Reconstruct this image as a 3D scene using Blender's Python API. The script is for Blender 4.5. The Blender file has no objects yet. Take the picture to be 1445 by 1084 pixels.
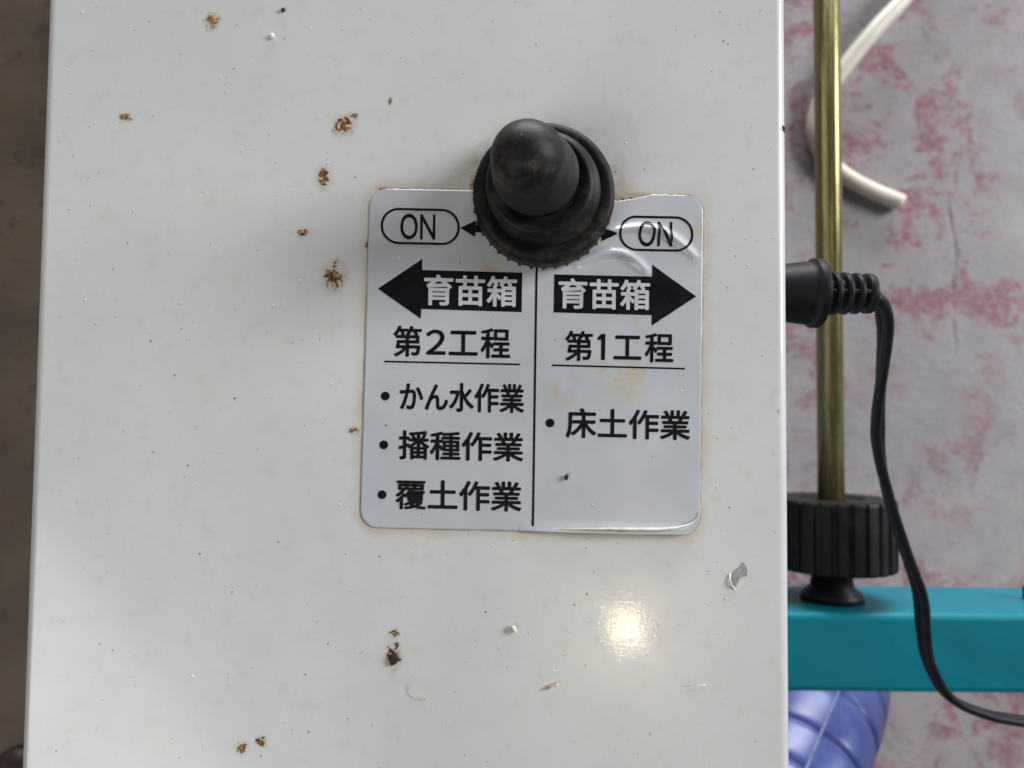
import bpy, bmesh, math, random
import numpy as np
from mathutils import Vector, Matrix, noise

random.seed(7)
S = bpy.context.scene
COL = S.collection
R = math.radians

# ------------------------------------------------------------------ camera
F_PX, W_PX, H_PX = 1085.0, 1445.0, 1084.0       # focal length and frame of the phone picture
CAM_H = 0.141                                   # phone held about 14 cm above the cover
Yc = Vector((.00904, .9990, -.0436)).normalized()   # cover's long edges seen from the camera
Zc = (Vector((0, 0, 1)) - Yc.z * Yc).normalized()
Xc = Yc.cross(Zc)
ROT = Matrix((Xc, Yc, Zc))                      # camera -> world
cam_d = bpy.data.cameras.new('camera')
cam = bpy.data.objects.new('camera', cam_d); COL.objects.link(cam)
cam.matrix_world = Matrix.Translation((0, 0, CAM_H)) @ ROT.to_4x4()
cam_d.sensor_width = 36; cam_d.lens = 36 * F_PX / W_PX
cam_d.clip_start = .005; cam_d.clip_end = 50
cam_d.dof.use_dof = True; cam_d.dof.focus_distance = .139; cam_d.dof.aperture_fstop = 22
S.camera = cam

def at(px, py, z=0.0):
    """photo pixel -> the point of the place at height z"""
    d = ROT @ Vector(((px - W_PX / 2) / F_PX, -(py - H_PX / 2) / F_PX, -1.0))
    t = (z - CAM_H) / d.z
    return Vector((d.x * t, d.y * t, z))

# ------------------------------------------------------------------ light
world = bpy.data.worlds.new('World'); S.world = world; world.use_nodes = True
bg = world.node_tree.nodes['Background']
bg.inputs[0].default_value = (.88, .93, 1.0, 1); bg.inputs[1].default_value = .07

def lamp(name, pos, target, size, power, color, shape='RECTANGLE', size_y=None):
    l = bpy.data.lights.new(name, 'AREA'); l.shape = shape; l.size = size
    if size_y: l.size_y = size_y
    l.energy = power; l.color = color
    o = bpy.data.objects.new(name, l); COL.objects.link(o)
    o.location = pos
    o.rotation_euler = (Vector(target) - Vector(pos)).to_track_quat('-Z', 'Y').to_euler()
    return o
# open shed door, up and to the right of the picture
lamp('door_daylight', (2.7, .95, 1.25), (0, 0, -.1), 1.3, 108, (.97, .98, 1.0), size_y=1.1)
# low open side of the shed, straight up the picture
lamp('open_side_daylight', (.45, 3.1, .12), (.1, 0, -.1), 2.4, 170, (.97, .985, 1.0), size_y=.9)
# second, dimmer opening behind the left shoulder
lamp('window_daylight', (-1.42, -1.18, 1.85), (0, 0, 0), 1.5, 26, (1.0, .975, .97), size_y=1.3)
# bulb under the roof: its mirror image is the warm spot on the paint
spot_p = at(884, 884)
d = (spot_p - Vector((0, 0, CAM_H))).normalized(); d.z = -d.z
lamp('roof_bulb', spot_p + d * 1.9, spot_p, .08, 1.9, (1.0, .80, .48), shape='DISK')

vs = S.view_settings
vs.view_transform = 'Standard'; vs.look = 'None'; vs.exposure = 0; vs.gamma = 1
vs.use_curve_mapping = False
S.render.engine = 'CYCLES'
S.cycles.use_denoising = True
S.cycles.max_bounces = 8

# ------------------------------------------------------------------ helpers
FLAT_ABOVE = 8e-4           # large plane faces keep their true flat normal
def link(name, mesh, mat=None, parent=None, smooth=False):
    o = bpy.data.objects.new(name, mesh); COL.objects.link(o)
    if mat: mesh.materials.append(mat)
    if parent: o.parent = parent
    if smooth:
        for p in mesh.polygons: p.use_smooth = p.area < FLAT_ABOVE
    return o

def tag(o, label, cat, group=None):
    o['label'] = label; o['category'] = cat
    if group: o['group'] = group
    return o

def empty(name, loc, label, cat, group=None):
    o = bpy.data.objects.new(name, None); COL.objects.link(o); o.location = loc
    o.empty_display_size = .01
    return tag(o, label, cat, group)

def child(name, verts, faces, mat, parent, smooth=False):
    """verts in world coordinates; stored relative to the parent Empty"""
    off = parent.matrix_basis.translation if parent else Vector((0, 0, 0))
    if parent and parent.parent: off = off + parent.parent.matrix_basis.translation
    m = bpy.data.meshes.new(name)
    m.from_pydata([tuple(Vector(v) - off) for v in verts], [], faces); m.update()
    return link(name, m, mat, parent, smooth)

def grid_faces(nu, nv, close_u=False, close_v=False):
    f = []
    for i in range(nu if close_u else nu - 1):
        for j in range(nv if close_v else nv - 1):
            a, b = i * nv + j, ((i + 1) % nu) * nv + j
            c, e = ((i + 1) % nu) * nv + (j + 1) % nv, i * nv + (j + 1) % nv
            f.append((a, b, c, e))
    return f

def frames(pts, up=Vector((0, 0, 1))):
    out = []; n = None
    for i, p in enumerate(pts):
        t = (pts[min(i + 1, len(pts) - 1)] - pts[max(i - 1, 0)]).normalized()
        if n is None:
            n = up - t * up.dot(t)
            if n.length < 1e-4: n = Vector((1, 0, 0)) - t * t.x
        else:
            n = n - t * n.dot(t)
        n = n.normalized(); out.append((p, t, n, t.cross(n)))
    return out

def tube(pts, rad, seg=16, cap=True, fr=None):
    fr = fr or frames(pts); v = []
    for i, (p, t, n, b) in enumerate(fr):
        r = rad(i / (len(fr) - 1)) if callable(rad) else rad
        for k in range(seg):
            a = 2 * math.pi * k / seg
            v.append(p + (n * math.cos(a) + b * math.sin(a)) * r)
    f = [tuple(reversed(q)) for q in grid_faces(len(fr), seg, False, True)]
    f = [(q[3], q[2], q[1], q[0]) for q in f]
    f = grid_faces(len(fr), seg, False, True)
    if cap:
        f.append(tuple(range(seg))); f.append(tuple(reversed(range((len(fr) - 1) * seg, len(fr) * seg))))
    return v, f

def spline(pts, n):
    """Catmull-Rom through pts"""
    P = [Vector(p) for p in pts]; P = [2 * P[0] - P[1]] + P + [2 * P[-1] - P[-2]]
    out = []
    m = len(P) - 3
    for k in range(n):
        u = k / (n - 1) * m; i = min(int(u), m - 1); t = u - i
        a, b, c, e = P[i:i + 4]
        out.append(.5 * ((2 * b) + (c - a) * t + (2 * a - 5 * b + 4 * c - e) * t * t + (3 * b - a - 3 * c + e) * t ** 3))
    return out

def lathe(profile, seg, centre, axis='z', rad_mod=None, warp=None):
    """profile [(r, h)] turned about an axis through centre"""
    v = []
    for i, (r, h) in enumerate(profile):
        for k in range(seg):
            a = 2 * math.pi * k / seg
            rr = r * (rad_mod(a, i) if rad_mod else 1)
            c, s = rr * math.cos(a), rr * math.sin(a)
            p = {'z': Vector((c, s, h)), 'x': Vector((h, c, s)), 'y': Vector((s, h, c))}[axis]
            if warp: p = warp(p)
            v.append(Vector(centre) + p)
    f = [(q[3], q[2], q[1], q[0]) for q in grid_faces(len(profile), seg, False, True)]
    f.append(tuple(reversed(range(seg)))); n = (len(profile) - 1) * seg
    f.append(tuple(range(n, n + seg)))
    return v, f

def box(x0, x1, y0, y1, z0, z1, bevel=0, seg=4):
    bm = bmesh.new(); bmesh.ops.create_cube(bm, size=1)
    for v in bm.verts:
        v.co = Vector(((x0 + x1) / 2 + v.co.x * (x1 - x0), (y0 + y1) / 2 + v.co.y * (y1 - y0), (z0 + z1) / 2 + v.co.z * (z1 - z0)))
    if bevel:
        bmesh.ops.bevel(bm, geom=bm.edges[:], offset=bevel, segments=seg, profile=.5, affect='EDGES', clamp_overlap=True)
    v = [q.co.copy() for q in bm.verts]; bm.verts.index_update()
    f = [tuple(q.index for q in p.verts) for p in bm.faces]; bm.free()
    return v, f

# ------------------------------------------------------------------ materials
class N:
    """small node-tree writer"""
    def __init__(s, name):
        s.m = bpy.data.materials.new(name); s.m.use_nodes = True
        s.t = s.m.node_tree; s.b = s.t.nodes['Principled BSDF']; s.out = s.t.nodes['Material Output']
        s.co = s.add('ShaderNodeTexCoord').outputs['Object']
    def add(s, kind, **kw):
        n = s.t.nodes.new(kind)
        for k, v in kw.items(): setattr(n, k, v)
        return n
    def put(s, sock, v):
        if isinstance(v, bpy.types.NodeSocket): s.t.links.new(v, sock)
        elif isinstance(v, (tuple, list)) and len(v) == 3 and sock.type == 'RGBA': sock.default_value = (*v, 1)
        else: sock.default_value = v
    def noise(s, scale, detail=4, rough=.55, co=None, dist=0, col=False):
        n = s.add('ShaderNodeTexNoise'); s.put(n.inputs['Vector'], co or s.co)
        n.inputs['Scale'].default_value = scale; n.inputs['Detail'].default_value = detail
        n.inputs['Roughness'].default_value = rough; n.inputs['Distortion'].default_value = dist
        return n.outputs['Color' if col else 'Fac']
    def ramp(s, v, a, b, lo=0.0, hi=1.0):
        n = s.add('ShaderNodeMapRange'); n.interpolation_type = 'SMOOTHSTEP'
        s.put(n.inputs['Value'], v)
        for i, q in zip(('From Min', 'From Max', 'To Min', 'To Max'), (a, b, lo, hi)): s.put(n.inputs[i], q)
        return n.outputs[0]
    def math(s, op, a, b=0.0, c=0.0):
        n = s.add('ShaderNodeMath', operation=op)
        for i, q in enumerate((a, b, c)): s.put(n.inputs[i], q)
        return n.outputs[0]
    def mix(s, f, a, b):
        n = s.add('ShaderNodeMix', data_type='RGBA')
        s.put(n.inputs[0], f); s.put(n.inputs[6], a); s.put(n.inputs[7], b)
        return n.outputs[2]
    def vmath(s, op, a, b=(0, 0, 0)):
        n = s.add('ShaderNodeVectorMath', operation=op); s.put(n.inputs[0], a); s.put(n.inputs[1], b)
        return n.outputs[0]
    def sep(s, v):
        n = s.add('ShaderNodeSeparateXYZ'); s.put(n.inputs[0], v); return n.outputs
    def bump(s, h, strength, dist):
        n = s.add('ShaderNodeBump'); n.inputs['Strength'].default_value = strength
        n.inputs['Distance'].default_value = dist; s.put(n.inputs['Height'], h)
        s.put(s.b.inputs['Normal'], n.outputs[0]); return n.outputs[0]
    def set(s, **kw):
        al = dict(color='Base Color', rough='Roughness', metal='Metallic', coat='Coat Weight', coat_rough='Coat Roughness',
                  spec='Specular IOR Level', sss='Subsurface Weight', trans='Transmission Weight')
        for k, v in kw.items(): s.put(s.b.inputs[al[k]], v)
        return s.m

# --- enamel of the cover
STK_C = at(752.5, 508); STK_ROT = -.0125
STK_W, STK_H, STK_R = 474 * .1303, 479 * .1303, 26 * .13   # mm
def mat_enamel():
    n = N('cream_enamel')
    big = n.noise(18, 3); fine = n.noise(260, 5, .6)
    base = n.mix(n.ramp(big, .35, .7), (.565, .58, .577), (.61, .622, .615))
    # grime gathered along the label's edge
    mp = n.add('ShaderNodeMapping', vector_type='TEXTURE'); n.put(mp.inputs['Vector'], n.co)
    mp.inputs['Location'].default_value = STK_C; mp.inputs['Rotation'].default_value = (0, 0, STK_ROT)
    q = n.sep(mp.outputs[0])
    dx = n.math('SUBTRACT', n.math('ABSOLUTE', q[0]), STK_W / 2000 - STK_R / 1000)
    dy = n.math('SUBTRACT', n.math('ABSOLUTE', q[1]), STK_H / 2000 - STK_R / 1000)
    dx = n.math('MAXIMUM', dx, 0.0); dy = n.math('MAXIMUM', dy, 0.0)
    sd = n.math('SUBTRACT', n.math('SQRT', n.math('ADD', n.math('MULTIPLY', dx, dx), n.math('MULTIPLY', dy, dy))), STK_R / 1000)
    near = n.ramp(n.math('ADD', sd, n.math('MULTIPLY', n.math('SUBTRACT', n.noise(420, 4), .5), .0022)), .0001, .0026, 1, 0)
    line = n.ramp(sd, .0000, .0005, 1, 0)
    base = n.mix(n.math('MULTIPLY', near, n.ramp(n.noise(90, 4), .3, .7, .25, .75)), base, (.50, .43, .31))
    base = n.mix(n.math('MULTIPLY', line, n.ramp(n.noise(200, 3), .35, .65, .2, .85)), base, (.26, .20, .14))
    # handling grime around the switch
    tq = at(766, 284); dn = n.add('ShaderNodeVectorMath', operation='DISTANCE'); n.put(dn.inputs[0], n.co); dn.inputs[1].default_value = tq
    base = n.mix(n.math('MULTIPLY', n.ramp(dn.outputs['Value'], .0125, .0185, 1, 0), n.ramp(n.noise(170, 5, .65), .4, .68)), base, (.46, .37, .25))
    # general fine dirt and yellowing
    base = n.mix(n.math('MULTIPLY', n.ramp(fine, .52, .75), .35), base, (.50, .47, .41))
    base = n.mix(n.math('MULTIPLY', n.ramp(n.noise(42, 5, .65), .55, .8), .2), base, (.55, .49, .37))
    v = n.add('ShaderNodeTexVoronoi'); v.inputs['Scale'].default_value = 520; n.put(v.inputs['Vector'], n.co)
    fleck = n.math('MULTIPLY', n.ramp(v.outputs['Distance'], .05, .13, 1, 0), n.ramp(n.sep(v.outputs['Color'])[0], .82, .84))
    base = n.mix(n.math('MULTIPLY', fleck, .55), base, (.30, .27, .24))
    peel = n.math('ADD', n.noise(1300, 2, .5), n.math('MULTIPLY', n.noise(3600, 2, .5), .35))
    n.bump(n.math('ADD', n.noise(1250, 2, .5), n.math('MULTIPLY', n.noise(2900, 1, .6), .5)), .045, .0002)
    return n.set(color=base, rough=.055, spec=.13, coat=1.0, coat_rough=n.ramp(n.noise(35, 5, .7), .3, .7, .18, .34))
M_ENAMEL = mat_enamel()

def mat_vinyl():
    n = N('label_vinyl')
    c = n.mix(n.ramp(n.noise(60, 4), .3, .7), (.445, .47, .505), (.50, .52, .55))
    # yellow-brown water marks on the right half of the label
    st = n.noise(150, 5, .65)
    for px, py, r in ((905, 440, 34), (880, 530, 55), (800, 545, 38), (985, 340, 30), (700, 372, 60)):
        p = at(px, py)
        dd = n.add('ShaderNodeVectorMath', operation='DISTANCE'); n.put(dd.inputs[0], n.co); dd.inputs[1].default_value = p
        k = n.ramp(dd.outputs['Value'], r * .00003, r * .00013, 1, 0)
        c = n.mix(n.math('MULTIPLY', n.math('MULTIPLY', k, n.ramp(st, .42, .62)), .8), c, (.50, .41, .25))
    c = n.mix(n.math('MULTIPLY', n.ramp(n.noise(700, 4, .7), .62, .8), .4), c, (.40, .38, .34))
    n.bump(n.noise(500, 3), .08, .0002)
    return n.set(color=c, rough=.2, spec=.5)
M_VINYL = mat_vinyl()

def mat_plain(name, c, rough, metal=0, bump=None, var=.25, scale=300, spec=.5):
    n = N(name)
    k = n.noise(scale, 5, .6)
    c2 = tuple(min(1, q * (1 + var)) for q in c); c1 = tuple(q * (1 - var) for q in c)
    if bump: n.bump(n.noise(bump[0], 4), bump[1], bump[2])
    return n.set(color=n.mix(n.ramp(k, .3, .7), c1, c2), rough=n.ramp(n.noise(scale * .6, 3), .3, .7, rough * .85, rough * 1.15), metal=metal, spec=spec)

M_INK = mat_plain('black_print', (.006, .006, .009), .38, var=.2, spec=.18)
M_WHITEPRINT = mat_plain('pale_print', (.52, .54, .57), .35, var=.1)

def mat_rubber(name, base, dust, amount, rough=.5, scale=240):
    n = N(name)
    geo = n.add('ShaderNodeNewGeometry')
    k = n.ramp(n.noise(scale, 6, .68), .42, .72)
    k2 = n.ramp(n.noise(scale * .3, 3), .35, .65, .25, 1)
    f = n.math('MULTIPLY', n.math('MULTIPLY', k, k2), amount)
    sp = n.ramp(n.noise(scale * 6, 2), .70, .76)
    f = n.math('MAXIMUM', f, n.math('MULTIPLY', sp, .25 * amount))
    n.bump(n.noise(scale * 8, 3), .12, .0002)
    return n.set(color=n.mix(f, base, dust), rough=n.math('ADD', rough, n.math('MULTIPLY', f, .25)), spec=.16)
M_RUBBER = mat_rubber('dusty_black_rubber', (.008, .0085, .011), (.085, .066, .046), .8, .46)
M_RUBBER2 = mat_rubber('worn_ring_rubber', (.009, .0095, .011), (.08, .064, .046), .65, .5, 330)
M_PLASTIC = mat_rubber('black_cord_plastic', (.008, .0085, .012), (.05, .045, .04), .3, .48, 180)
M_KNOB = mat_rubber('black_knob_plastic', (.007, .007, .009), (.05, .042, .034), .25, .42, 150)

def mat_brass():
    n = N('yellow_zinc_rod')
    mp = n.add('ShaderNodeMapping'); n.put(mp.inputs['Vector'], n.co); mp.inputs['Scale'].default_value = (1, .04, 1)
    k = n.noise(1400, 4, .6, co=mp.outputs[0])
    c = n.mix(n.ramp(k, .35, .65), (.235, .19, .08), (.34, .285, .13))
    c = n.mix(n.math('MULTIPLY', n.ramp(n.noise(160, 5, .7), .55, .75), .6), c, (.20, .15, .06))
    tg = n.add('ShaderNodeTangent', direction_type='RADIAL', axis='Y'); n.put(n.b.inputs['Tangent'], tg.outputs[0])
    n.b.inputs['Anisotropic'].default_value = .85; n.b.inputs['Anisotropic Rotation'].default_value = .25
    n.bump(k, .05, .0002)
    return n.set(color=c, metal=.78, rough=n.ramp(k, .3, .7, .24, .34))
M_BRASS = mat_brass()

def mat_teal():
    n = N('teal_paint')
    c = n.mix(n.ramp(n.noise(40, 4), .3, .7), (.001, .136, .182), (.001, .150, .198))
    c = n.mix(n.math('MULTIPLY', n.ramp(n.noise(900, 4, .7), .6, .8), .12), c, (.02, .16, .22))
    n.bump(n.noise(700, 3), .08, .0004)
    return n.set(color=c, rough=.42, spec=.22)
M_TEAL = mat_teal()

def mat_floor():
    n = N('painted_concrete')
    mp = n.add('ShaderNodeMapping'); n.put(mp.inputs['Vector'], n.co); mp.inputs['Location'].default_value = FLOOR_SHIFT; raw = n.co; n.co = mp.outputs[0]
    big = n.noise(9, 5, .6); mid = n.noise(42, 5, .62); fine = n.noise(260, 5, .65)
    c = n.mix(n.ramp(big, .35, .65), (.272, .263, .282), (.322, .304, .308))
    c = n.mix(n.math('MULTIPLY', n.ramp(mid, .4, .7), .45), c, (.20, .195, .21))
    c = n.mix(n.math('MULTIPLY', n.ramp(fine, .5, .75), .3), c, (.37, .35, .345))
    # worn pink-red paint that only holds in patches
    patch = n.ramp(n.noise(7.5, 4, .6, dist=.5), .35, .54)
    bits = n.ramp(n.noise(30, 7, .72, dist=.5), .478, .57)
    thin = n.ramp(n.noise(210, 4, .6), .30, .62, .25, 1)
    red = n.math('MULTIPLY', n.math('MULTIPLY', patch, bits), thin)
    c = n.mix(n.math('MULTIPLY', patch, .12), c, (.31, .21, .24))
    c = n.mix(n.math('MULTIPLY', red, .9), c, (.225, .06, .088))
    # dark stains
    c = n.mix(n.math('MULTIPLY', n.ramp(n.noise(75, 3, .5), .68, .76), .6), c, (.16, .155, .13))
    # hairline crack
    q = n.sep(raw); p0 = at(1345, 380, FLOOR)
    wob = n.math('MULTIPLY', n.math('SUBTRACT', n.noise(22, 4), .5), .03)
    dx = n.math('ABSOLUTE', n.math('SUBTRACT', n.math('ADD', q[0], wob), p0.x))
    cr = n.math('MULTIPLY', n.ramp(dx, .0004, .0019, 1, 0), n.ramp(n.math('ABSOLUTE', n.math('SUBTRACT', q[1], p0.y)), .04, .075, 1, 0))
    cr = n.math('MULTIPLY', cr, n.ramp(n.noise(50, 3), .35, .6, .2, .9))
    c = n.mix(cr, c, (.15, .15, .155))
    h = n.math('SUBTRACT', n.math('ADD', n.math('MULTIPLY', mid, .6), n.math('MULTIPLY', fine, .4)), n.math('MULTIPLY', cr, .8))
    n.bump(h, .35, .0025)
    return n.set(color=c, rough=.62, spec=.4)
FLOOR = -.40; FLOOR_SHIFT = (-2.2, 5.3, 0)
M_FLOOR = mat_floor()

def mat_rusty():
    n = N('rusty_steel')
    k = n.noise(60, 6, .65); k2 = n.noise(24, 4)
    c = n.mix(n.ramp(k2, .35, .65), (.095, .070, .050), (.14, .102, .068))
    c = n.mix(n.math('MULTIPLY', n.ramp(k, .5, .7), .55), c, (.15, .082, .042))
    c = n.mix(n.math('MULTIPLY', n.ramp(n.noise(130, 5), .58, .72), .7), c, (.05, .038, .028))
    n.bump(k, .4, .001)
    return n.set(color=c, rough=.7)
M_RUSTY = mat_rusty()

def mat_hose():
    n = N('cream_hose_plastic')
    c = n.mix(n.ramp(n.noise(60, 4), .3, .7), (.66, .60, .50), (.74, .69, .60))
    return n.set(color=c, rough=.35, sss=.08)
M_HOSE = mat_hose()
M_BLUE = mat_plain('glossy_blue_plastic', (.055, .08, .26), .36, var=.15, scale=60)
M_HOSERIB = mat_plain('dark_grey_rib', (.05, .05, .065), .4, var=.2)
M_CHIPMETAL = mat_plain('bare_steel', (.42, .45, .50), .35, metal=.7, bump=(2500, .3, .0002))
M_PALE = mat_plain('pale_crumb', (.62, .57, .46), .7, var=.3, scale=1500)
M_STRAW = mat_plain('straw', (.50, .40, .28), .6, var=.3, scale=900)
M_DARK = mat_plain('dark_crumb', (.020, .013, .010), .7, var=.3, scale=900)
M_GREY = mat_plain('grey_dust', (.22, .20, .18), .8, var=.3, scale=900)
M_LINT = mat_plain('white_lint', (.75, .74, .72), .6, var=.1, scale=900)

def mat_rustspot():
    n = N('rust_stain')
    a = n.add('ShaderNodeAttribute', attribute_name='col'); k = n.add('ShaderNodeAttribute', attribute_name='mask')
    n.set(color=a.outputs['Color'], rough=.8, spec=.2)
    tr = n.add('ShaderNodeBsdfTransparent'); mx = n.add('ShaderNodeMixShader')
    n.t.links.new(k.outputs['Fac'], mx.inputs[0]); n.t.links.new(tr.outputs[0], mx.inputs[1])
    n.t.links.new(n.b.outputs[0], mx.inputs[2]); n.t.links.new(mx.outputs[0], n.out.inputs['Surface'])
    return n.m
M_RUST = mat_rustspot()

# ------------------------------------------------------------------ the setting: floor
v, f = [Vector((-3, -3, FLOOR)), Vector((3, -3, FLOOR)), Vector((3, 3, FLOOR)), Vector((-3, 3, FLOOR))], [(0, 1, 2, 3)]
o = child('floor', v, f, M_FLOOR, None); o['kind'] = 'structure'
o['label'] = 'grey concrete floor with worn pink-red paint'

# ------------------------------------------------------------------ machine frame, bed, cover
BEAM_T, BEAM_B = -.125, -.170
by1 = at(1300, 866, BEAM_T).y; by0 = at(1300, 979, BEAM_T).y
frame = empty('machine_stand', (.118, (by0 + by1) / 2, FLOOR), 'teal painted square steel beam of the machine, beneath the black ribbed knob', 'machine stand')
v, f = box(-.26, .65, by0, by1, BEAM_B, BEAM_T, .0022, 4)
child('cross_beam', v, f, M_TEAL, frame, True)
for x in (-.10, .60):
    v, f = box(x - .017, x + .017, by0 + .003, by1 - .003, FLOOR, BEAM_B - .0005, .002, 2)
    child('leg', v, f, M_TEAL, frame, True)
p = at(1447, 828, -.145)
v, f = lathe([(.0001, 0), (.0035, 0), (.0045, .001), (.0045, .0045), (.003, .006), (.0001, .006)], 20, (p.x + .0055, by1 - .0003, -.147), 'y')
child('bolt_head', v, f, M_KNOB, frame, True)

XL, XR = at(52.5, 542, -.0016).x, at(1109.5, 542, -.0016).x     # silhouette lies on the rounded edge
BED = -.121
v, f = box(-.32, XR - .012, -.30, .34, BED - .004, BED, .001, 2)
o = child('bed_plate', v, f, M_RUSTY, None)
tag(o, 'dark rusty steel bed plate in shade left of the pale cover', 'steel plate')
p = at(16, 1098, BED + .004)
v, f = lathe([(.0001, 0), (.0085, 0), (.0085, .001), (.0075, .003), (.005, .0045), (.002, .0052), (.0001, .0053)], 32, (p.x, p.y, BED + .0002), 'z')
o = child('bolt', v, f, mat_plain('rusted_bolt', (.024, .010, .008), .6, scale=400), None, True)
tag(o, 'dark brown round bolt head on rusty plate, bottom left corner', 'bolt')

cover = empty('machine_cover', ((XL + XR) / 2, 0, BED), 'cream-white enamelled sheet-metal cover with rust specks carrying the switch', 'machine cover')
v, f = box(XL, XR, -.15, .17, BED + .0004, 0, .0020, 6)
o = child('shell', v, f, M_ENAMEL, cover, True)
o.location = (0, 0, 0)
# keep texture space in world coordinates: move the object origin to the world origin
def world_space(o):
    off = o.parent.matrix_basis.translation
    o.data.transform(Matrix.Translation(off)); o.location = -off
world_space(o)

def rust_spot(px, py, r, dark, seed, sx=1, sy=1, halo=.5, orange=.5, cut=.5):
    """blistered rust breaking through the paint, on a fine patch of its own"""
    c = at(px, py); half = r * 2.1 * .00013; n = max(24, int(r * 4.6)); n = min(n, 90)
    vs_, cols, mk = [], [], []
    so = Vector((seed * 7.3, seed * 3.1, seed))
    for i in range(n):
        for j in range(n):
            u, w = (i / (n - 1) * 2 - 1) * 2.1, (j / (n - 1) * 2 - 1) * 2.1
            q = Vector((u, w, 0))
            nn = noise.fractal(q * 1.5 + so, .8, 2.0, 5) * .55
            n2 = noise.fractal(q * 3.3 + so * 2, .7, 2.1, 4)
            n3 = noise.noise(q * 1.1 + so * 3)
            d = math.hypot(u / sx, w / sy)
            k = 1.0 - d + nn * .95 + n2 * .24 - cut * .75
            core = max(0, min(1, k * 6)); hl = max(0, min(1, (1.25 - d * .8 + nn * .6) * .8)) * halo * .5
            hl *= max(0, min(1, (2.0 - max(abs(u), abs(w))) * 3))
            core *= max(0, min(1, (2.0 - max(abs(u), abs(w))) * 6))
            t = max(0, min(1, .5 + n2 * .9 + (dark - .5)))
            bright = Vector((.45, .21, .055)).lerp(Vector((.34, .14, .05)), 1 - orange)
            deep = Vector((.07, .028, .015))
            cc = bright.lerp(deep, t)
            if n2 < -.42: cc = Vector((.62, .55, .42))
            hc = Vector((.52, .37, .17))
            m = max(core, hl); cc = hc.lerp(cc, core)
            zz = .000015 + (core * (.00008 + .00006 * max(-1, n2)))
            vs_.append(c + Vector((u / 2.1 * half, w / 2.1 * half, zz))); cols.append((*cc, 1)); mk.append(m)
    o = child('rust_spot', vs_, grid_faces(n, n), M_RUST, cover, True)
    a = o.data.color_attributes.new('col', 'FLOAT_COLOR', 'POINT')
    a.data.foreach_set('color', np.array(cols, 'f').ravel())
    a = o.data.attributes.new('mask', 'FLOAT', 'POINT'); a.data.foreach_set('value', np.array(mk, 'f'))

for args in ((300, 30, 10, .35, 1, .9, 1, .9, 1.0, .35), (177, 165, 8, .35, 2, 1.2, .7, .4, .5, .3), (485, 177, 13, .55, 3, 1, 1, .8, .7, .35),
             (500, 163, 5, .6, 4, 1.2, .8, .3, .4, .3), (457, 250, 12, .65, 5, .85, 1.1, .7, .5, .35), (428, 328, 11, .45, 6, 1.3, .5, .4, .4, .4),
             (471, 390, 16, .62, 7, .9, 1.1, .7, .8, .35), (498, 607, 7, .45, 8, 1.2, .6, .6, .8, .35), (551, 142, 5, .6, 9, .6, 1.1, .5, .4, .4),
             (557, 894, 7, .75, 10, 1, .8, .5, .5, .4), (555, 925, 15, .85, 11, .75, 1.1, .5, .3, .4), (341, 1055, 9, .45, 12, 1, .8, .5, .8, .4),
             (369, 1046, 8, .75, 13, 1, .8, .4, .4, .35), (668, 262, 8, .4, 14, .5, 1.5, .9, .9, .55), (541, 266, 6, .4, 15, 1.6, .4, .9, .6, .5),
             (518, 345, 5, .5, 16, .5, 1.2, .7, .6, .4), (890, 284, 17, .35, 17, 1.7, .28, .9, .5, .2)):
    args = (args[0], args[1], args[2] * 1.12) + args[3:]
    rust_spot(*args)

# scraped chip near the right edge: bare steel with a curl of lifted paint
def poly_patch(name, pts, z0, z1, mat, parent):
    n = len(pts)
    top = [at(x, y, 0) + Vector((0, 0, z1 + .00003 * math.sin(i * 2.1))) for i, (x, y) in enumerate(pts)]
    bot = [at(x, y, 0) + Vector((0, 0, z0)) for x, y in pts]
    f = [tuple(reversed(range(n)))] + [(i, (i + 1) % n, n + (i + 1) % n, n + i) for i in range(n)]
    return child(name, top + bot, f, mat, parent)
poly_patch('bare_metal_chip', [(1047, 793), (1052, 797), (1055, 806), (1054, 813), (1048, 814), (1043, 818), (1040, 826), (1036, 831), (1030, 829), (1029, 820), (1032, 810), (1037, 804), (1043, 800)], .00001, .00003, M_CHIPMETAL, cover)
v, f = tube([at(x, y, z) for x, y, z in ((1030, 810, .0001), (1030, 819, .0003), (1032, 826, .00035), (1037, 831, .0001))], .00016, 8)
child('paint_curl', v, f, M_LINT, cover, True)
poly_patch('paint_chip', [(1103, 176), (1108, 180), (1107, 188), (1104, 184)], .00001, .00003, M_DARK, cover)

# ------------------------------------------------------------------ label
def seg_dist(p, pl):
    best = 9; arc = 0; tot = 0; L = []
    for a, b in zip(pl[:-1], pl[1:]): L.append((b - a).length)
    T = sum(L); acc = 0; bs = 0
    for (a, b), l in zip(zip(pl[:-1], pl[1:]), L):
        t = max(0, min(1, (p - a).dot(b - a) / (l * l)))
        d = (p - (a + (b - a) * t)).length
        if d < best: best = d; bs = (acc + t * l) / T
        acc += l
    return best, bs
def P2(*q): return [Vector(at(x, y)[:2]) for x, y in q]
def sm(pl): return [Vector(q[:2]) for q in spline([(p.x, p.y, 0) for p in pl], 14)]
RIDGES = [(sm(P2((842, 336), (868, 327), (905, 322), (935, 328), (960, 344), (980, 362))), .00095, .00075),
          (sm(P2((815, 372), (845, 360), (872, 357), (895, 367), (914, 386))), .0009, .0009),
          (sm(P2((905, 388), (925, 400), (938, 425), (939, 440))), .00003, .0003)]
def stk_local(p):
    q = Vector(p[:2]) - Vector(STK_C[:2]); c, s = math.cos(-STK_ROT), math.sin(-STK_ROT)
    return q.x * c - q.y * s, q.x * s + q.y * c
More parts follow.
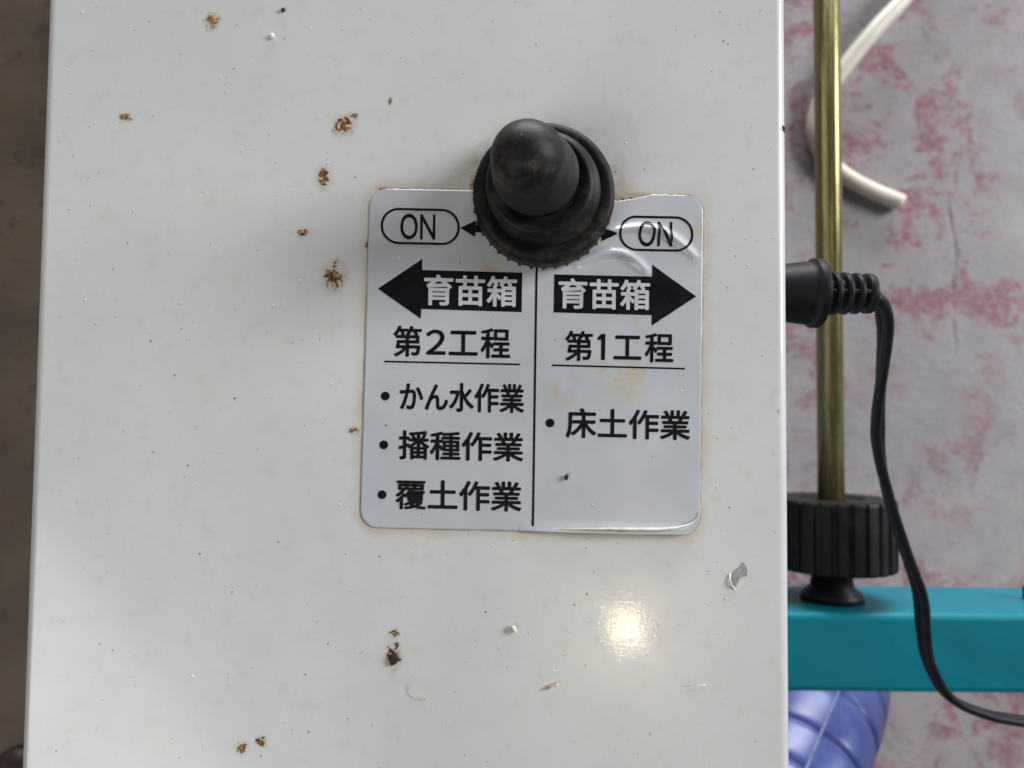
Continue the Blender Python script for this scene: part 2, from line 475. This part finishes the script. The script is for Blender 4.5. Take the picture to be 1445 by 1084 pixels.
def stk_height(p):
    """how far the old label stands off the cover: crinkles by the switch, a lifting lower edge"""
    q = Vector(p[:2]); z = 0
    for pl, h, w in RIDGES:
        d, t = seg_dist(q, pl)
        if d < w * 3: z += h * math.exp(-(d / w) ** 2) * math.sin(math.pi * min(1, max(0, t * .9 + .05))) ** .6
    x, y = stk_local(p); hw, hh = STK_W / 2000, STK_H / 2000
    e = hh + y                                     # distance from lower edge
    if e < .0022 and x > -.002:
        z += .0012 * (1 - e / .0022) ** 1.6 * max(0, math.sin(math.pi * min(1, (x + .002) / (hw + .004)))) ** .7
    z += .00004 * noise.noise(Vector((p[0], p[1], 0)) * 220)
    return z
THICK = .00016
sticker = empty('label_sticker', STK_C, 'grey-white printed label with rounded corners under the black toggle switch', 'label')
def build_sticker():
    hw, hh, r = STK_W / 2000, STK_H / 2000, STK_R / 1000
    n = 300; vs_ = []; c, s = math.cos(STK_ROT), math.sin(STK_ROT)
    for i in range(n):
        y = -hh + 2 * hh * i / (n - 1)
        dy = max(0, abs(y) - (hh - r)); ex = hw - r + math.sqrt(max(0, r * r - dy * dy))
        for j in range(n):
            u = j / (n - 1) * 2 - 1; x = u * ex
            # torn notch by the switch on the upper edge, frayed elsewhere
            yy = y
            if i > n * .6:
                t = max(0, (y - hh * .6) / (hh * .4))
                nb = max(0, 1 - abs(x - .0150) / .0065) ** .8
                yy -= t * t * (.0014 * nb + .00012 * noise.noise(Vector((x * 900, 3, 0))))
            w = Vector((STK_C.x + x * c - yy * s, STK_C.y + x * s + yy * c, 0))
            w.z = THICK + stk_height(w); vs_.append(w)
    f = grid_faces(n, n); f = [(a, d_, c_, b) for a, b, c_, d_ in f]
    # rim down to the paint
    ring = [j for j in range(n)] + [i * n + n - 1 for i in range(1, n)] + [(n - 1) * n + j for j in range(n - 2, -1, -1)] + [i * n for i in range(n - 2, 0, -1)]
    k = len(vs_)
    for q in ring: vs_.append(Vector((vs_[q].x, vs_[q].y, max(.00002, vs_[q].z - THICK))))
    m = len(ring)
    for a in range(m):
        b = (a + 1) % m
        f.append((ring[b], ring[a], k + a, k + b))
    o = child('vinyl_sheet', vs_, f, M_VINYL, sticker, True)
    world_space(o)
build_sticker()

# lower right edge has come away and rolled up: its highlight is put in as an added pale strip
ep = spline([at(x, y, THICK + z) for x, y, z in ((757, 746, .0001), (800, 746.5, .0006), (850, 746.5, .0010), (900, 747, .0011), (940, 746.5, .0008), (968, 742, .0005), (982, 733, .0002), (987, 722, .0001))], 60)
v, f = tube(ep, lambda t: .00007 + .00024 * math.sin(math.pi * min(1, t * 1.05)) ** 1.2, 10)
child('rolled_edge_highlight', v, f, mat_plain('label_edge_highlight', (.68, .63, .57), .22, var=.2, scale=500), sticker, True)

def on_label(name, pts, faces, mat, lift, sub_len=None, label=None, nper=0, layers=1):
    """pts are photo pixels on the label plane"""
    bm = bmesh.new()
    vv = [bm.verts.new(at(x, y) + Vector((0, 0, (i // nper) * .0000025 if nper else 0))) for i, (x, y) in enumerate(pts)]; bm.verts.ensure_lookup_table()
    for q in faces:
        try: bm.faces.new([vv[i] for i in q])
        except ValueError: pass
    if sub_len:
        for _ in range(5):
            ed = [e for e in bm.edges if e.calc_length() > sub_len]
            if not ed: break
            bmesh.ops.subdivide_edges(bm, edges=ed, cuts=1)
            bmesh.ops.triangulate(bm, faces=bm.faces[:])
    for q in bm.verts: q.co.z += THICK + stk_height(q.co) + lift
    bm.normal_update()
    bmesh.ops.reverse_faces(bm, faces=[q for q in bm.faces if q.normal.z < 0])
    bm.transform(Matrix.Translation(-STK_C))
    m = bpy.data.meshes.new(name); bm.to_mesh(m); bm.free()
    o = link(name, m, mat, sticker)
    if label: o['label'] = label
    return o

SL = .0215      # printed lines run slightly downhill
def glyphs(s_):
    c = bpy.data.curves.new('t', 'FONT'); c.body = s_; c.resolution_u = 6
    o = bpy.data.objects.new('t', c); COL.objects.link(o)
    m = bpy.data.meshes.new_from_object(o.evaluated_get(bpy.context.evaluated_depsgraph_get()))
    bpy.data.objects.remove(o); bpy.data.curves.remove(c)
    q = np.array([v.co for v in m.vertices]); fs = [tuple(p.vertices) for p in m.polygons]; bpy.data.meshes.remove(m)
    return q, fs
def text(s_, x0, x1, y0, y1, mat=None, weight=.02, lift=.00006, sub=None, cells=None):
    """one printed line fitted to its place; cells gives each character its own width"""
    if cells:
        Q, FS = [], []
        for ch, (a, b) in zip(s_, cells):
            q, fs = glyphs(ch); k = sum(len(z) for z in Q)
            q[:, 0] = a + (q[:, 0] - q[:, 0].min()) / (q[:, 0].max() - q[:, 0].min()) * (b - a)
            Q.append(q); FS += [tuple(i + k for i in z) for z in fs]
        q, fs = np.concatenate(Q), FS; x0, x1 = q[:, 0].min(), q[:, 0].max()
    else:
        q, fs = glyphs(s_)
    lo, hi = q.min(0), q.max(0)
    sl = SL * (x1 - x0) / 2
    ya, yb = y0 + sl * .7, y1 - sl * .7
    em = (yb - ya) / .92 * weight
    base = [(x0 + (a[0] - lo[0]) / (hi[0] - lo[0]) * (x1 - x0), yb + (ya - yb) * (a[1] - lo[1]) / (hi[1] - lo[1])) for a in q]
    pts, faces = [], []
    # heavier strokes: the same outline struck a few times a hair apart
    shifts = [(em * math.cos(t), em * math.sin(t)) for t in [math.pi / 4 * j for j in range(8)]] if weight else [(0, 0)]
    for j, (dx, dy) in enumerate(shifts):
        k = len(pts)
        pts += [(x + dx - .012 * (y - (ya + yb) / 2), y + dy + SL * (x - (x0 + x1) / 2)) for x, y in base]
        faces += [tuple(i + k for i in z) for z in fs]
    o = on_label('printed_text', pts, faces, mat or M_INK, lift, sub_len=sub, label='printed characters ' + s_, nper=len(base), layers=len(shifts))

def poly(name, pts, lift=.00005, sub=.0005, mat=None):
    on_label(name, pts, [tuple(range(len(pts)))], mat or M_INK, lift, sub_len=sub)

def pill(x0, x1, y0, y1, w):
    cx, cy = (x0 + x1) / 2, (y0 + y1) / 2; hw = (x1 - x0) / 2; sl = SL * hw
    hh = (y1 - y0) / 2 - sl * .2
    def ring(hw, hh):
        out = []
        for k in range(72):
            a = 2 * math.pi * k / 72 + 1e-6; r = hh
            x = math.copysign(hw - r, math.cos(a)) + r * math.cos(a); y = r * math.sin(a)
            out.append((cx + x, cy + y + SL * x))
        return out
    a, b = ring(hw, hh), ring(hw - w, hh - w)
    on_label('printed_oval', a + b, [(k, (k + 1) % 72, 72 + (k + 1) % 72, 72 + k) for k in range(72)], M_INK, .00005, sub_len=.0005)

def line(p, q, w):
    d = Vector((q[0] - p[0], q[1] - p[1])); n_ = Vector((-d.y, d.x)).normalized() * w / 2
    poly('printed_line', [(p[0] + n_.x, p[1] + n_.y), (q[0] + n_.x, q[1] + n_.y), (q[0] - n_.x, q[1] - n_.y), (p[0] - n_.x, p[1] - n_.y)])

def dot(x, y, r):
    poly('printed_bullet', [(x + r * math.cos(a * math.pi / 16), y + r * math.sin(a * math.pi / 16)) for a in range(32)], sub=None)

pill(537.4, 649, 294.3, 346, 3.3); pill(873, 978.2, 305, 355.5, 3.3)
text('ON', 565.3, 614.1, 302.3, 338.8, weight=.006, sub=.0007)
text('ON', 900.7, 948, 312.8, 348.6, weight=.008, sub=.0003)
poly('printed_arrow_small', [(649.4, 322), (672, 311.5), (671.6, 318), (690, 318.5), (690, 329), (671, 328.4), (670.6, 335)])
poly('printed_arrow_small', [(871, 331), (849, 321.5), (849, 327.5), (834, 327), (834, 335.5), (848.5, 336), (848, 341.5)], sub=.00025)
poly('printed_arrow', [(533.6, 407.7), (595.9, 366), (595.9, 381.5), (736.9, 385.2), (736.1, 440.8), (594.6, 436.3), (593.9, 450)])
poly('printed_arrow', [(782.1, 387.7), (919.6, 390.8), (920, 374), (982, 418.7), (919.3, 459.8), (919.3, 445), (781.3, 441.2)])
text('育苗箱', 599.6, 728.6, 389, 432.3, M_WHITEPRINT, .022, .00008)
text('育苗箱', 789, 916, 394.2, 437, M_WHITEPRINT, .022, .00008)
text('第２工程', 0, 0, 461, 505.5, weight=.018, cells=((556, 594.6), (602.2, 628.3), (634.5, 673.6), (679.3, 719.2)))
text('第工程', 0, 0, 468, 511.3, weight=.018, cells=((798, 835.6), (866.6, 904), (910.5, 949.3)))
poly('printed_digit', [(848.4, 471.5), (854.2, 471.5), (853.6, 508.2), (848.0, 508.2), (848.3, 479.5), (843.2, 480.5), (843.2, 476.6)])
line((542.8, 510.3), (733.6, 514.5), 2.4); line((778.8, 515.6), (966, 520.5), 2.4); line((757.4, 362), (752, 742), 3.0)
text('かん水作業', 565.3, 739, 540, 582, weight=.020)
text('播種作業', 563.5, 737.9, 608.5, 650.5, weight=.020)
text('覆土作業', 559.3, 735.4, 677.6, 720.8, weight=.020)
text('床土作業', 799.3, 972.9, 577, 620, weight=.020)
for x, y in ((544, 559), (541.8, 627.8), (539.4, 698), (776, 597)): dot(x, y, 6.2)

# ------------------------------------------------------------------ toggle switch in its rubber boot
tc = at(766, 284)
tog = empty('toggle_switch', (tc.x, tc.y, 0), 'black rubber-booted toggle switch with knurled ring above the label', 'switch')
mm = .001
TEETH = 36
def knurl(a, i):
    if 1 <= i <= 3:
        t = (a * TEETH / (2 * math.pi)) % 1
        return 1 + (.034 if t < .2 else 0) * (1 if i < 3 else .35)
    return 1
v, f = lathe([(9 * mm, .2 * mm), (12.4 * mm, .2 * mm), (12.6 * mm, .6 * mm), (12.6 * mm, 3.4 * mm), (12.75 * mm, 4.6 * mm), (12.6 * mm, 5.6 * mm), (12.0 * mm, 6.1 * mm),
              (11.2 * mm, 6.2 * mm), (10.4 * mm, 5.9 * mm), (9 * mm, 5.4 * mm)], TEETH * 8, (tc.x, tc.y, 0), 'z', knurl)
o = child('knurled_ring', v, f, M_RUBBER2, tog, True)
def lean(p):
    t = max(0, p.z - 6.5 * mm)
    k = min(1, t / (4 * mm))
    return p + Vector((-.185 * t * k, .012 * t, 0))
def prof(pts, n=6):
    return [(q.x, q.y) for q in spline([(r * mm, h * mm, 0) for r, h in pts], len(pts) * n)]
v, f = lathe(prof([(9.9, 4.6), (9.95, 7.0), (9.8, 9.4), (9.3, 10.8), (8.4, 11.4), (7.3, 11.0), (6.4, 10.4), (5.2, 10.2)]), 96, (tc.x, tc.y, 0), 'z', None, lean)
child('boot_collar', v, f, M_RUBBER, tog, True)
R0 = 6.05; ZC = 22.4
dome = [(R0 * math.cos(a), ZC + R0 * math.sin(a)) for a in [R(q) for q in (0, 12, 25, 38, 51, 64, 76, 84, 89.5)]]
v, f = lathe(prof([(5.6, 9.6), (5.7, 11.6), (6.3, 14.0), (6.9, 15.4), (7.15, 16.4), (7.0, 17.8), (6.5, 20.2)] + dome), 96, (tc.x, tc.y, 0), 'z', None, lean)
lev = child('lever_boot', v, f, M_RUBBER, tog, True)
nz = Vector((-.28, .25, .93)).normalized(); base = lean(Vector((0, 0, ZC * mm))) + Vector((tc.x, tc.y, 0)) + nz * (R0 - .25) * mm
v, f = tube([base, base + nz * .28 * mm, base + nz * .40 * mm, base + nz * .43 * mm], lambda t: (.75 - .3 * t - (.3 if t > .9 else 0)) * mm, 16)
child('moulding_nub', v, f, M_RUBBER, lev, True)

# ------------------------------------------------------------------ power cord with its strain relief
PZ = -.034
pc = at(1160, 414, PZ)
cord = empty('power_cord', (pc.x, pc.y, PZ), 'black twin power cord with ribbed strain relief leaving the cover side', 'power cord')
k = (CAM_H - PZ) / F_PX            # metres per photo pixel at that height
x_in = XR - pc.x - .0005
v, f = lathe([(.0001, x_in), (33 * k, x_in), (40 * k, -60 * k), (42 * k, -46 * k), (44.5 * k, -26 * k), (45 * k, -18 * k), (48.6 * k, -16.5 * k), (49.3 * k, -15 * k), (49.3 * k, -6 * k), (48.6 * k, -4.5 * k), (40 * k, -3 * k), (30 * k, -1 * k), (.0001, -1 * k)], 48, (pc.x, pc.y, PZ), 'x')
pl = child('plug_body', v, f, M_PLASTIC, cord, True)
core = [(.0001, -2 * k), (22 * k, -2 * k), (19.5 * k, 66 * k), (.0001, 66 * k)]
v, f = lathe(core, 32, (pc.x, pc.y, PZ), 'x'); rel = child('strain_relief', v, f, M_PLASTIC, cord, True)
for i in range(5):
    xa = (1 + i * 16.2) * k - (1 * k if i == 0 else 0); wd = (8 if i < 4 else 11) * k; rr = (31.5 - i * .8) * k
    if i == 0: xa, wd = 0 * k, 3 * k
    else: xa = (10.5 + (i - 1) * 16.2) * k
    v, f = lathe([(.0001, xa), (rr - 1.5 * k, xa), (rr, xa + 1.2 * k), (rr, xa + wd - 1.2 * k), (rr - 1.5 * k, xa + wd), (.0001, xa + wd)], 40, (pc.x, pc.y, PZ), 'x')
    child('rib', v, f, M_PLASTIC, rel, True)
for s_ in (-1, 1):                     # the webs joining the ribs, top and sides
    v, f = box(pc.x + 1 * k, pc.x + 68 * k, pc.y - 4 * k, pc.y + 2 * k, PZ + s_ * 24 * k - 3 * k, PZ + s_ * 24 * k + 3 * k, .0003, 2)
    child('web', v, f, M_PLASTIC, rel, True)
path = spline([at(x, y, z) for x, y, z in ((1222, 414, PZ), (1234, 416, PZ), (1245, 432, PZ - .003), (1249, 470, PZ - .008), (1244, 530, PZ - .014), (1239, 585, PZ - .020),
        (1241, 640, PZ - .026), (1255, 705, PZ - .034), (1277, 775, PZ - .042), (1298, 838, PZ - .05), (1303, 890, PZ - .057), (1311, 935, PZ - .062), (1338, 982, PZ - .066),
        (1385, 1006, PZ - .069), (1445, 1018, PZ - .072), (1560, 1030, PZ - .078), (1700, 1030, PZ - .09))], 220)
fr = frames(path)
def twist(t):   # face-on to the camera at some stretches, edge-on at others
    keys = [(0, 25), (.08, 55), (.16, 62), (.26, 25), (.34, 5), (.42, 40), (.5, 50), (.58, 70), (.68, 60), (.8, 72), (1, 60)]
    for (a, va), (b, vb) in zip(keys, keys[1:]):
        if t <= b: return R(va + (vb - va) * (t - a) / (b - a))
    return R(60)
CR = .00132
for s_ in (-1, 1):
    pts = []
    for i, (p, t, n_, b) in enumerate(fr):
        a = twist(i / (len(fr) - 1)); pts.append(p + (b * math.cos(a) + n_ * math.sin(a)) * s_ * CR * .98)
    v, f = tube(pts, CR, 14); child('conductor', v, f, M_PLASTIC, cord, True)

# ------------------------------------------------------------------ adjusting rod with its knob
RZ = -.144
p = at(1171, 500, RZ); RX = p.x; kr = (CAM_H - RZ) / F_PX
rod = empty('adjusting_rod', (RX, by1, RZ), 'yellow brass-coloured rod with black ribbed hand knob standing against the teal beam', 'rod')
rr = 18 * kr
v, f = lathe([(.0001, .30), (rr, .30), (rr, by1 + .004), (.0001, by1 + .004)][::-1], 48, (RX, 0, RZ), 'y')
o = child('shaft', v, f, M_BRASS, rod, True); world_space(o)
KR = 84.5 * kr; ky0 = at(1171, 819, RZ + KR).y; ky1 = at(1171, 711, RZ + KR).y
RIBS = 26
def flute(a, i):
    if 2 <= i <= 5:
        t = ((a + .06) * RIBS / (2 * math.pi)) % 1
        return 1.0 if t < .55 else .955
    return .955 if i in (1, 6) else 1
h = ky1 - ky0
v, f = lathe([(.0001, ky0), (KR * .9, ky0), (KR * .985, ky0 + .0006), (KR, ky0 + .0014), (KR, ky1 - .0012), (KR * .985, ky1 - .0004), (KR * .93, ky1), (KR * .55, ky1), (KR * .45, ky1 - .001), (.0001, ky1 - .001)],
             RIBS * 10, (RX, 0, RZ), 'y', flute)
o = child('hand_knob', v, f, M_KNOB, rod, False)
v, f = lathe([(.0001, by1), (.0112, by1 + .0002), (.0104, by1 + .0028), (.0078, by1 + .0052), (.006, ky0 + .002), (.0001, ky0 + .002)], 6 * 8, (RX, 0, RZ), 'y')
child('lock_nut', v, f, M_KNOB, rod, True)

# ------------------------------------------------------------------ cream hose on the floor
HR = .0056; hz = FLOOR + HR + .0003
pts = spline([at(x, y, hz + dz) for x, y, dz in ((1420, -230, 0), (1350, -110, .004), (1282, -10, .008), (1240, 36, .008), (1202, 82, .006), (1168, 126, .003), (1152, 158, 0), (1150, 190, 0), (1163, 222, 0),
        (1195, 250, 0), (1232, 270, 0), (1272, 286, 0))], 90)
hose = empty('plastic_hose', pts[45], 'cream plastic hose end curled on the floor behind the brass rod', 'hose')
v, f = tube(pts, HR, 20, False)
n0 = len(v); fr_ = frames(pts)
for i in (len(pts) - 1, len(pts) - 8):       # open end with wall thickness
    q, t, n_, b = fr_[i]
    for k_ in range(20):
        a = 2 * math.pi * k_ / 20; v.append(q + (n_ * math.cos(a) + b * math.sin(a)) * HR * .68)
e = (len(pts) - 1) * 20
for k_ in range(20):
    k2 = (k_ + 1) % 20
    f.append((e + k2, e + k_, n0 + k_, n0 + k2)); f.append((n0 + k2, n0 + k_, n0 + 20 + k_, n0 + 20 + k2))
child('hose_wall', v, f, M_HOSE, hose, True)

# ------------------------------------------------------------------ blue ribbed hose below the beam
BR = .030
bp = spline([at(x, y, z) for x, y, z in ((1060, 1230, -.205), (1092, 1150, -.215), (1122, 1080, -.230), (1152, 1012, -.250), (1170, 968, -.285), (1172, 950, -.335), (1168, 946, -.368))], 240)
L = [0]
for a, b in zip(bp, bp[1:]): L.append(L[-1] + (b - a).length)
PITCH = .019
blue = empty('ribbed_hose', bp[-1], 'shiny blue ribbed hose lying below the teal beam', 'hose')
def brad(t):
    s_ = L[int(round(t * (len(bp) - 1)))]; u = (s_ / PITCH) % 1
    return BR * (1 - .07 * abs(2 * u - 1) ** 8)
v, f = tube(bp, brad, 48); bwall = child('hose_wall', v, f, M_BLUE, blue, True)
bfr = frames(bp)
for i in range(1, int(L[-1] / PITCH) + 1):
    idx = min(range(len(L)), key=lambda q: abs(L[q] - i * PITCH)); q, t, n_, b = bfr[idx]
    rp = [q + (n_ * math.cos(2 * math.pi * k_ / 48) + b * math.sin(2 * math.pi * k_ / 48)) * BR * .885 for k_ in range(48)]
    vv, ff = [], []
    for k_ in range(48):
        ra = (rp[k_] - q).normalized()
        for j in range(8):
            an = 2 * math.pi * j / 8; vv.append(rp[k_] + (ra * math.cos(an) + t * math.sin(an)) * .0014)
    child('rib_wire', vv, grid_faces(48, 8, True, True), M_HOSERIB, bwall, True)
sp = [q + (n_ * math.cos(-.35) + b * math.sin(-.35)) * BR * 1.0 for q, t, n_, b in bfr[::4]]
v, f = tube([q - (q - c_[0]) * .02 for q, c_ in zip(sp, bfr[::4])], .0011, 8); child('seam_strip', v, f, mat_plain('grey_blue_strip', (.075, .095, .23), .45), bwall, True)

# ------------------------------------------------------------------ crumbs and dust lying on the cover
def crumb(name, px, py, size, mat, label, cat, z0=0, seed=1, sc=(1, 1, .7), rot=0):
    c = at(px, py); bm = bmesh.new(); bmesh.ops.create_icosphere(bm, subdivisions=2, radius=1)
    for q in bm.verts:
        k_ = 1 + .35 * noise.noise(q.co * 1.3 + Vector((seed, 0, 0)))
        q.co = Vector((q.co.x * sc[0], q.co.y * sc[1], q.co.z * sc[2])) * k_ * size
    bm.transform(Matrix.Rotation(rot, 4, 'Z'))
    lo = min(q.co.z for q in bm.verts)
    m = bpy.data.meshes.new(name); bm.to_mesh(m); bm.free()
    o = link(name, m, mat, None, True); o.location = (c.x, c.y, z0 - lo + .00001); return tag(o, label, cat)
crumb('seed_crumb', 725, 887, .00075, M_PALE, 'pale crumb on the cover below the label', 'crumb', 0, 3, (.7, 1, .7), .5)
crumb('seed_crumb', 799, 673, .00062, M_DARK, 'tiny black seed stuck on lower right part of the label', 'seed', THICK + .0001, 5, (.6, 1, .5), -.15)
crumb('rust_flake', 556, 929, .00095, M_DARK, 'dark brown flake on the largest lower rust spot', 'flake', .0001, 8, (.8, 1.2, .3), -.4)
crumb('soil_grain', 400, 15, .00042, M_DARK, 'dark grain near the top edge of the cover', 'grain', 0, 9)
crumb('lint_fluff', 385, 52, .0005, M_LINT, 'tiny white fluff below the topmost dark grain', 'fluff', 0, 11)
v, f = tube([at(771, 972, .0003), at(778, 968.5, .0004), at(784, 967, .0004), at(789, 965, .0003)], lambda t: .00028 - .0001 * t, 8)
o = child('straw_bit', v, f, M_STRAW, None, True); tag(o, 'short tan straw bit lying below the warm light spot', 'straw')
v, f = tube(spline([at(576, 967, .00015), at(577, 975, .0002), at(583, 983, .0002), at(592, 987, .0002), at(603, 987, .00015)], 20), .00005, 6)
o = child('curled_fibre', v, f, M_STRAW, None, True); tag(o, 'thin curled fibre on the cover near its bottom', 'fibre')
v, f = tube([at(968, 968, .0001), at(985, 967, .00015), at(996, 967, .0001)], .00006, 6)
o = child('thin_hair', v, f, M_LINT, None, True); tag(o, 'thin straight white hair on the cover at lower right', 'hair')

def dust(name, n_, mats, smin, smax, label):
    vv, ff, mi = [], [], []
    for i in range(n_):
        x, y = random.uniform(40, 1100), random.uniform(5, 1080)
        c = at(x, y); lx, ly = stk_local(c)
        if (Vector(c[:2]) - Vector((tc.x, tc.y))).length < .0135: continue
        if not XL + .002 < c.x < XR - .002: continue
        onl = abs(lx) < STK_W / 2000 and abs(ly) < STK_H / 2000
        if onl and random.random() < .45: continue
        z = (THICK + stk_height(c) if onl else 0)
        s_ = smin + (smax - smin) * random.random() ** 3; ang = random.random() * 6.28; el = random.uniform(.5, 1) if random.random() < .8 else .25
        k_ = len(vv); ca, sa = math.cos(ang), math.sin(ang)
        for dx, dy, dz in ((1, 0, 0), (0, el, 0), (-1, 0, 0), (0, -el, 0), (.1, .1, .8), (0, 0, -.05)):
            dx *= random.uniform(.6, 1.3); dy *= random.uniform(.6, 1.3)
            vv.append(c + Vector(((dx * ca - dy * sa) * s_, (dx * sa + dy * ca) * s_, z + .00001 + dz * s_ * .7)))
        ff += [(k_ + a, k_ + b, k_ + 4) for a, b in ((0, 1), (1, 2), (2, 3), (3, 0))]
        mi += [random.choices(range(len(mats)), [m[1] for m in mats])[0]] * 4
    m = bpy.data.meshes.new(name); m.from_pydata([tuple(q) for q in vv], [], ff); m.update()
    for q in mats: m.materials.append(q[0])
    m.polygons.foreach_set('material_index', mi)
    o = bpy.data.objects.new(name, m); COL.objects.link(o); o['kind'] = 'stuff'; o['label'] = label; o['category'] = 'dust'
dust('dust', 900, ((M_GREY, 6), (M_DARK, 2), (M_LINT, 2), (M_PALE, 3), (M_STRAW, 2)), .00004, .00026, 'fine dust and grit scattered over the cover and label')
